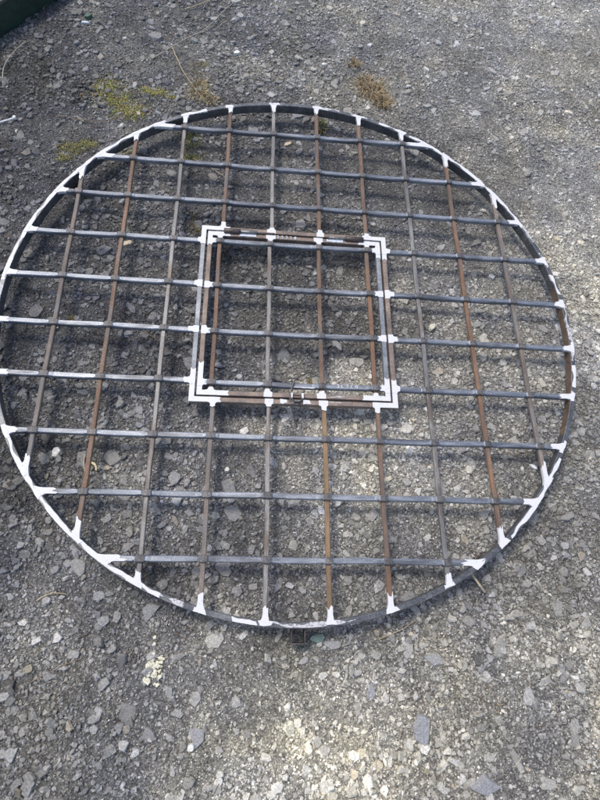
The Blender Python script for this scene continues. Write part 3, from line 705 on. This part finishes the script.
shard('dead_leaf', -.455, .215, .045, .5, .2, 'palebrown', 'pale curled dead leaf under the upper left bars', 'leaf', .12)
shard('dead_leaf', -.02, .62, .03, .5, .5, 'palebrown', 'pale dead leaf under bars below the top rim', 'leaf', .12)
shard('cream_chip', .37, -.03+.03, .03, .6, .9, 'cream', 'yellowish stone chip beside the right hatch corner', 'stone chip', .3)
shard('glass_piece', .050, -.757, .040, .5, .05, 'greenglass', 'flat pale green glass piece beside the socket', 'glass', .14)
shard('glass_piece', -.675, 1.095, .028, .8, .3, 'darkgreenglass', 'dark green glass fragment near the beam', 'glass', .4)
shard('white_chip', -.68, 1.065, .03, .4, .1, 'bluewhite', 'thin whitish flake beside the green glass fragment', 'flake', .2)
# yellow crescent leaf
mb = MB(); P = [( .018*math.cos(a), .018*math.sin(a)) for a in np.linspace(-.2, 1.7, 7)]; P2 = [(.0135*math.cos(a)+.001, .0135*math.sin(a)-.001) for a in np.linspace(1.55, -.05, 7)]
mb.prism([(x-.465, y-.405) for x, y in P+P2], h(-.45, -.39)+.006, h(-.45, -.39)+.0075); tag(mb.build('yellow_leaf', 'yellowleaf'), 'small yellow crescent leaf beside the second upright bar', 'leaf')
# crumbs of pale mortar
mb = MB()
for k in range(46):
    x, y = -.283+r2.gauss(0, .010), -.80+r2.gauss(0, .016); s_ = r2.uniform(.007, .019); v_, f_ = peb[k % 24]
    rz = r2.uniform(0, 6); c_, q_ = math.cos(rz)*s_, math.sin(rz)*s_
    mb.add([(x+a*c_-b*q_, y+a*q_+b*c_, h(x, y)+c*s_+s_*.25) for a, b, c in v_.tolist()], [tuple(int(i) for i in t) for t in f_])
tag(mb.build('mortar_crumbs', 'cream'), 'cluster of crumbled cream mortar on gravel below the rim', 'mortar')

# moss and grass
def plant(name, spots, nblade, lmin, lmax, cols, label, cat, lean=.8, wid=.0014, fan=False, kind=None):
    V, F, CO = [], [], []
    for (cx_, cy_, rx_, ry_, frac) in spots:
        for _ in range(int(nblade*frac)):
            a = r2.uniform(0, 6.283); rr = math.sqrt(r2.random())*r2.uniform(.5, 1.15); x, y = cx_+math.cos(a)*rr*rx_, cy_+math.sin(a)*rr*ry_
            z = h(x, y); L_ = r2.uniform(lmin, lmax); b_ = r2.uniform(0, 6.283) if not fan else a+r2.gauss(0, .6)
            d = Vector((math.cos(b_), math.sin(b_), 0)); le = r2.uniform(.2, lean); sd_ = Vector((-d.y, d.x, 0))*wid*r2.uniform(.6, 1.3)
            p0 = Vector((x, y, z)); p1 = p0+d*L_*.5*le+Vector((0, 0, L_*.5)); p2 = p0+d*L_*le+Vector((0, 0, L_*.55*(1.2-le*.5)))
            o = len(V); V += [p0-sd_, p0+sd_, p1-sd_*.8, p1+sd_*.8, p2]; F += [(o, o+1, o+3, o+2), (o+2, o+3, o+4)]
            c = cols[r2.randrange(len(cols))]; k = r2.uniform(.7, 1.3); CO += [(c[0]*k, c[1]*k, c[2]*k, 1)]*5
    me = bpy.data.meshes.new(name); me.from_pydata([tuple(v) for v in V], [], F); me.materials.append(M['plant']); set_tint(me, np.array(CO))
    return tag(link(name, me), label, cat, kind=kind)
YG = [(.38, .38, .09), (.28, .32, .08), (.45, .40, .13), (.20, .22, .07), (.36, .20, .09)]
OL = [(.16, .17, .06), (.11, .12, .045), (.2, .17, .08), (.16, .10, .05)]
DR = [(.36, .27, .15), (.28, .19, .10), (.42, .34, .2), (.22, .13, .07), (.16, .15, .06)]
plant('moss_patch', [(-.55, .76, .12, .09, .18), (-.585, .80, .05, .055, .3), (-.54, .745, .04, .035, .2), (-.50, .70, .06, .04, .4), (-.55, .77, .09, .08, .15)], 2400, .003, .008, YG, 'bright yellow green moss patch left above the rim', 'moss')
plant('moss_patch', [(-.44, .79, .045, .02, .6), (-.38, .775, .03, .018, .3)], 1100, .003, .008, YG, 'yellow green moss strip just above the rim', 'moss')
plant('moss_patch', [(-.645, .54, .05, .03, .5), (-.60, .56, .03, .02, .3), (-.66, .50, .03, .02, .2)], 1100, .003, .007, YG+OL, 'thin moss patch outside the rim at far left', 'moss')
plant('moss_patch', [(-.31, .60, .035, .045, .5), (-.30, .53, .03, .03, .3), (-.5, .53, .06, .03, .3)], 1200, .003, .008, OL+YG[:2], 'dull olive moss under the upper left bars', 'moss')
plant('moss_patch', [(-.27, .28, .03, .02, .6), (-.29, .32, .03, .02, .3)], 420, .003, .008, OL, 'olive moss under the bars left of the hatch corner', 'moss')
plant('moss_patch', [(-.555, -.02, .014, .01, .6)], 260, .003, .007, YG, 'tiny moss spot under the first upright bar', 'moss')
plant('moss_patch', [(.047, -.172, .014, .016, 1)], 220, .003, .008, [(.3, .22, .07), (.2, .17, .06), (.36, .28, .1)], 'small ochre moss tuft inside the hatch near the wire', 'moss')
plant('dry_weed', [(.255, .89, .07, .05, 1)], 70, .02, .055, [(.42, .34, .2), (.36, .27, .15)], 'long pale straws lying across the brown tuft above the rim', 'dry grass', 1.5, .0008, True)
plant('grass_tuft', [(-.30, .80, .03, .05, 1), (-.26, .76, .02, .02, .3)], 240, .012, .035, DR[:3]+OL[:1], 'sparse dry grass beside the rim by the tan stalk', 'grass', 1.1, .0011, True)
plant('grass_tuft', [(.26, .88, .045, .035, .5), (.29, .835, .03, .03, .5), (.235, .92, .03, .03, .25), (.20, 1.0, .02, .015, .15)], 620, .010, .034, DR, 'dry brown grass tuft on the gravel above the rim', 'grass', 1.2, .0011, True)
plant('grass_tuft', [(.088, .70, .012, .025, 1)], 130, .012, .04, [(.14, .17, .05), (.24, .22, .1), (.3, .22, .12)], 'green grass tuft growing just inside the top rim', 'grass', .9, .0010, True)
plant('grass_tuft', [(-.31, .90, .03, .05, .6)], 120, .010, .025, OL+DR[:2], 'thin dry grass wisps beside the long stalk above the rim', 'grass', 1.1, .001, True)

# green painted steel beam crossing the top left corner
A_, B_ = Vector((-.925, .961)), Vector((-.784, 1.168)); d = (B_-A_).normalized(); nn = Vector((-d.y, d.x)); A2, B2 = A_-d*1.1, B_+d*1.4
beam = tag(bpy.data.objects.new('steel_beam', None), 'dark green painted steel beam across the top left corner', 'beam'); C.objects.link(beam)
def slab(name, n0, n1, z0, z1, mt):
    mb = MB(); mb.prism([tuple(A2+nn*n0), tuple(B2+nn*n0), tuple(B2+nn*n1), tuple(A2+nn*n1)], z0, z1); return mb.build(name, mt, beam)
slab('bottom_flange', 0, .10, -.006, .006, 'beam_green'); slab('web', .006, .016, .0055, .0745, 'beam_green'); slab('top_flange', .004, .10, .074, .082, 'beam_top')
print('tris', sum(len(o.data.loop_triangles) or sum(len(p.vertices)-2 for p in o.data.polygons) for o in [] ))
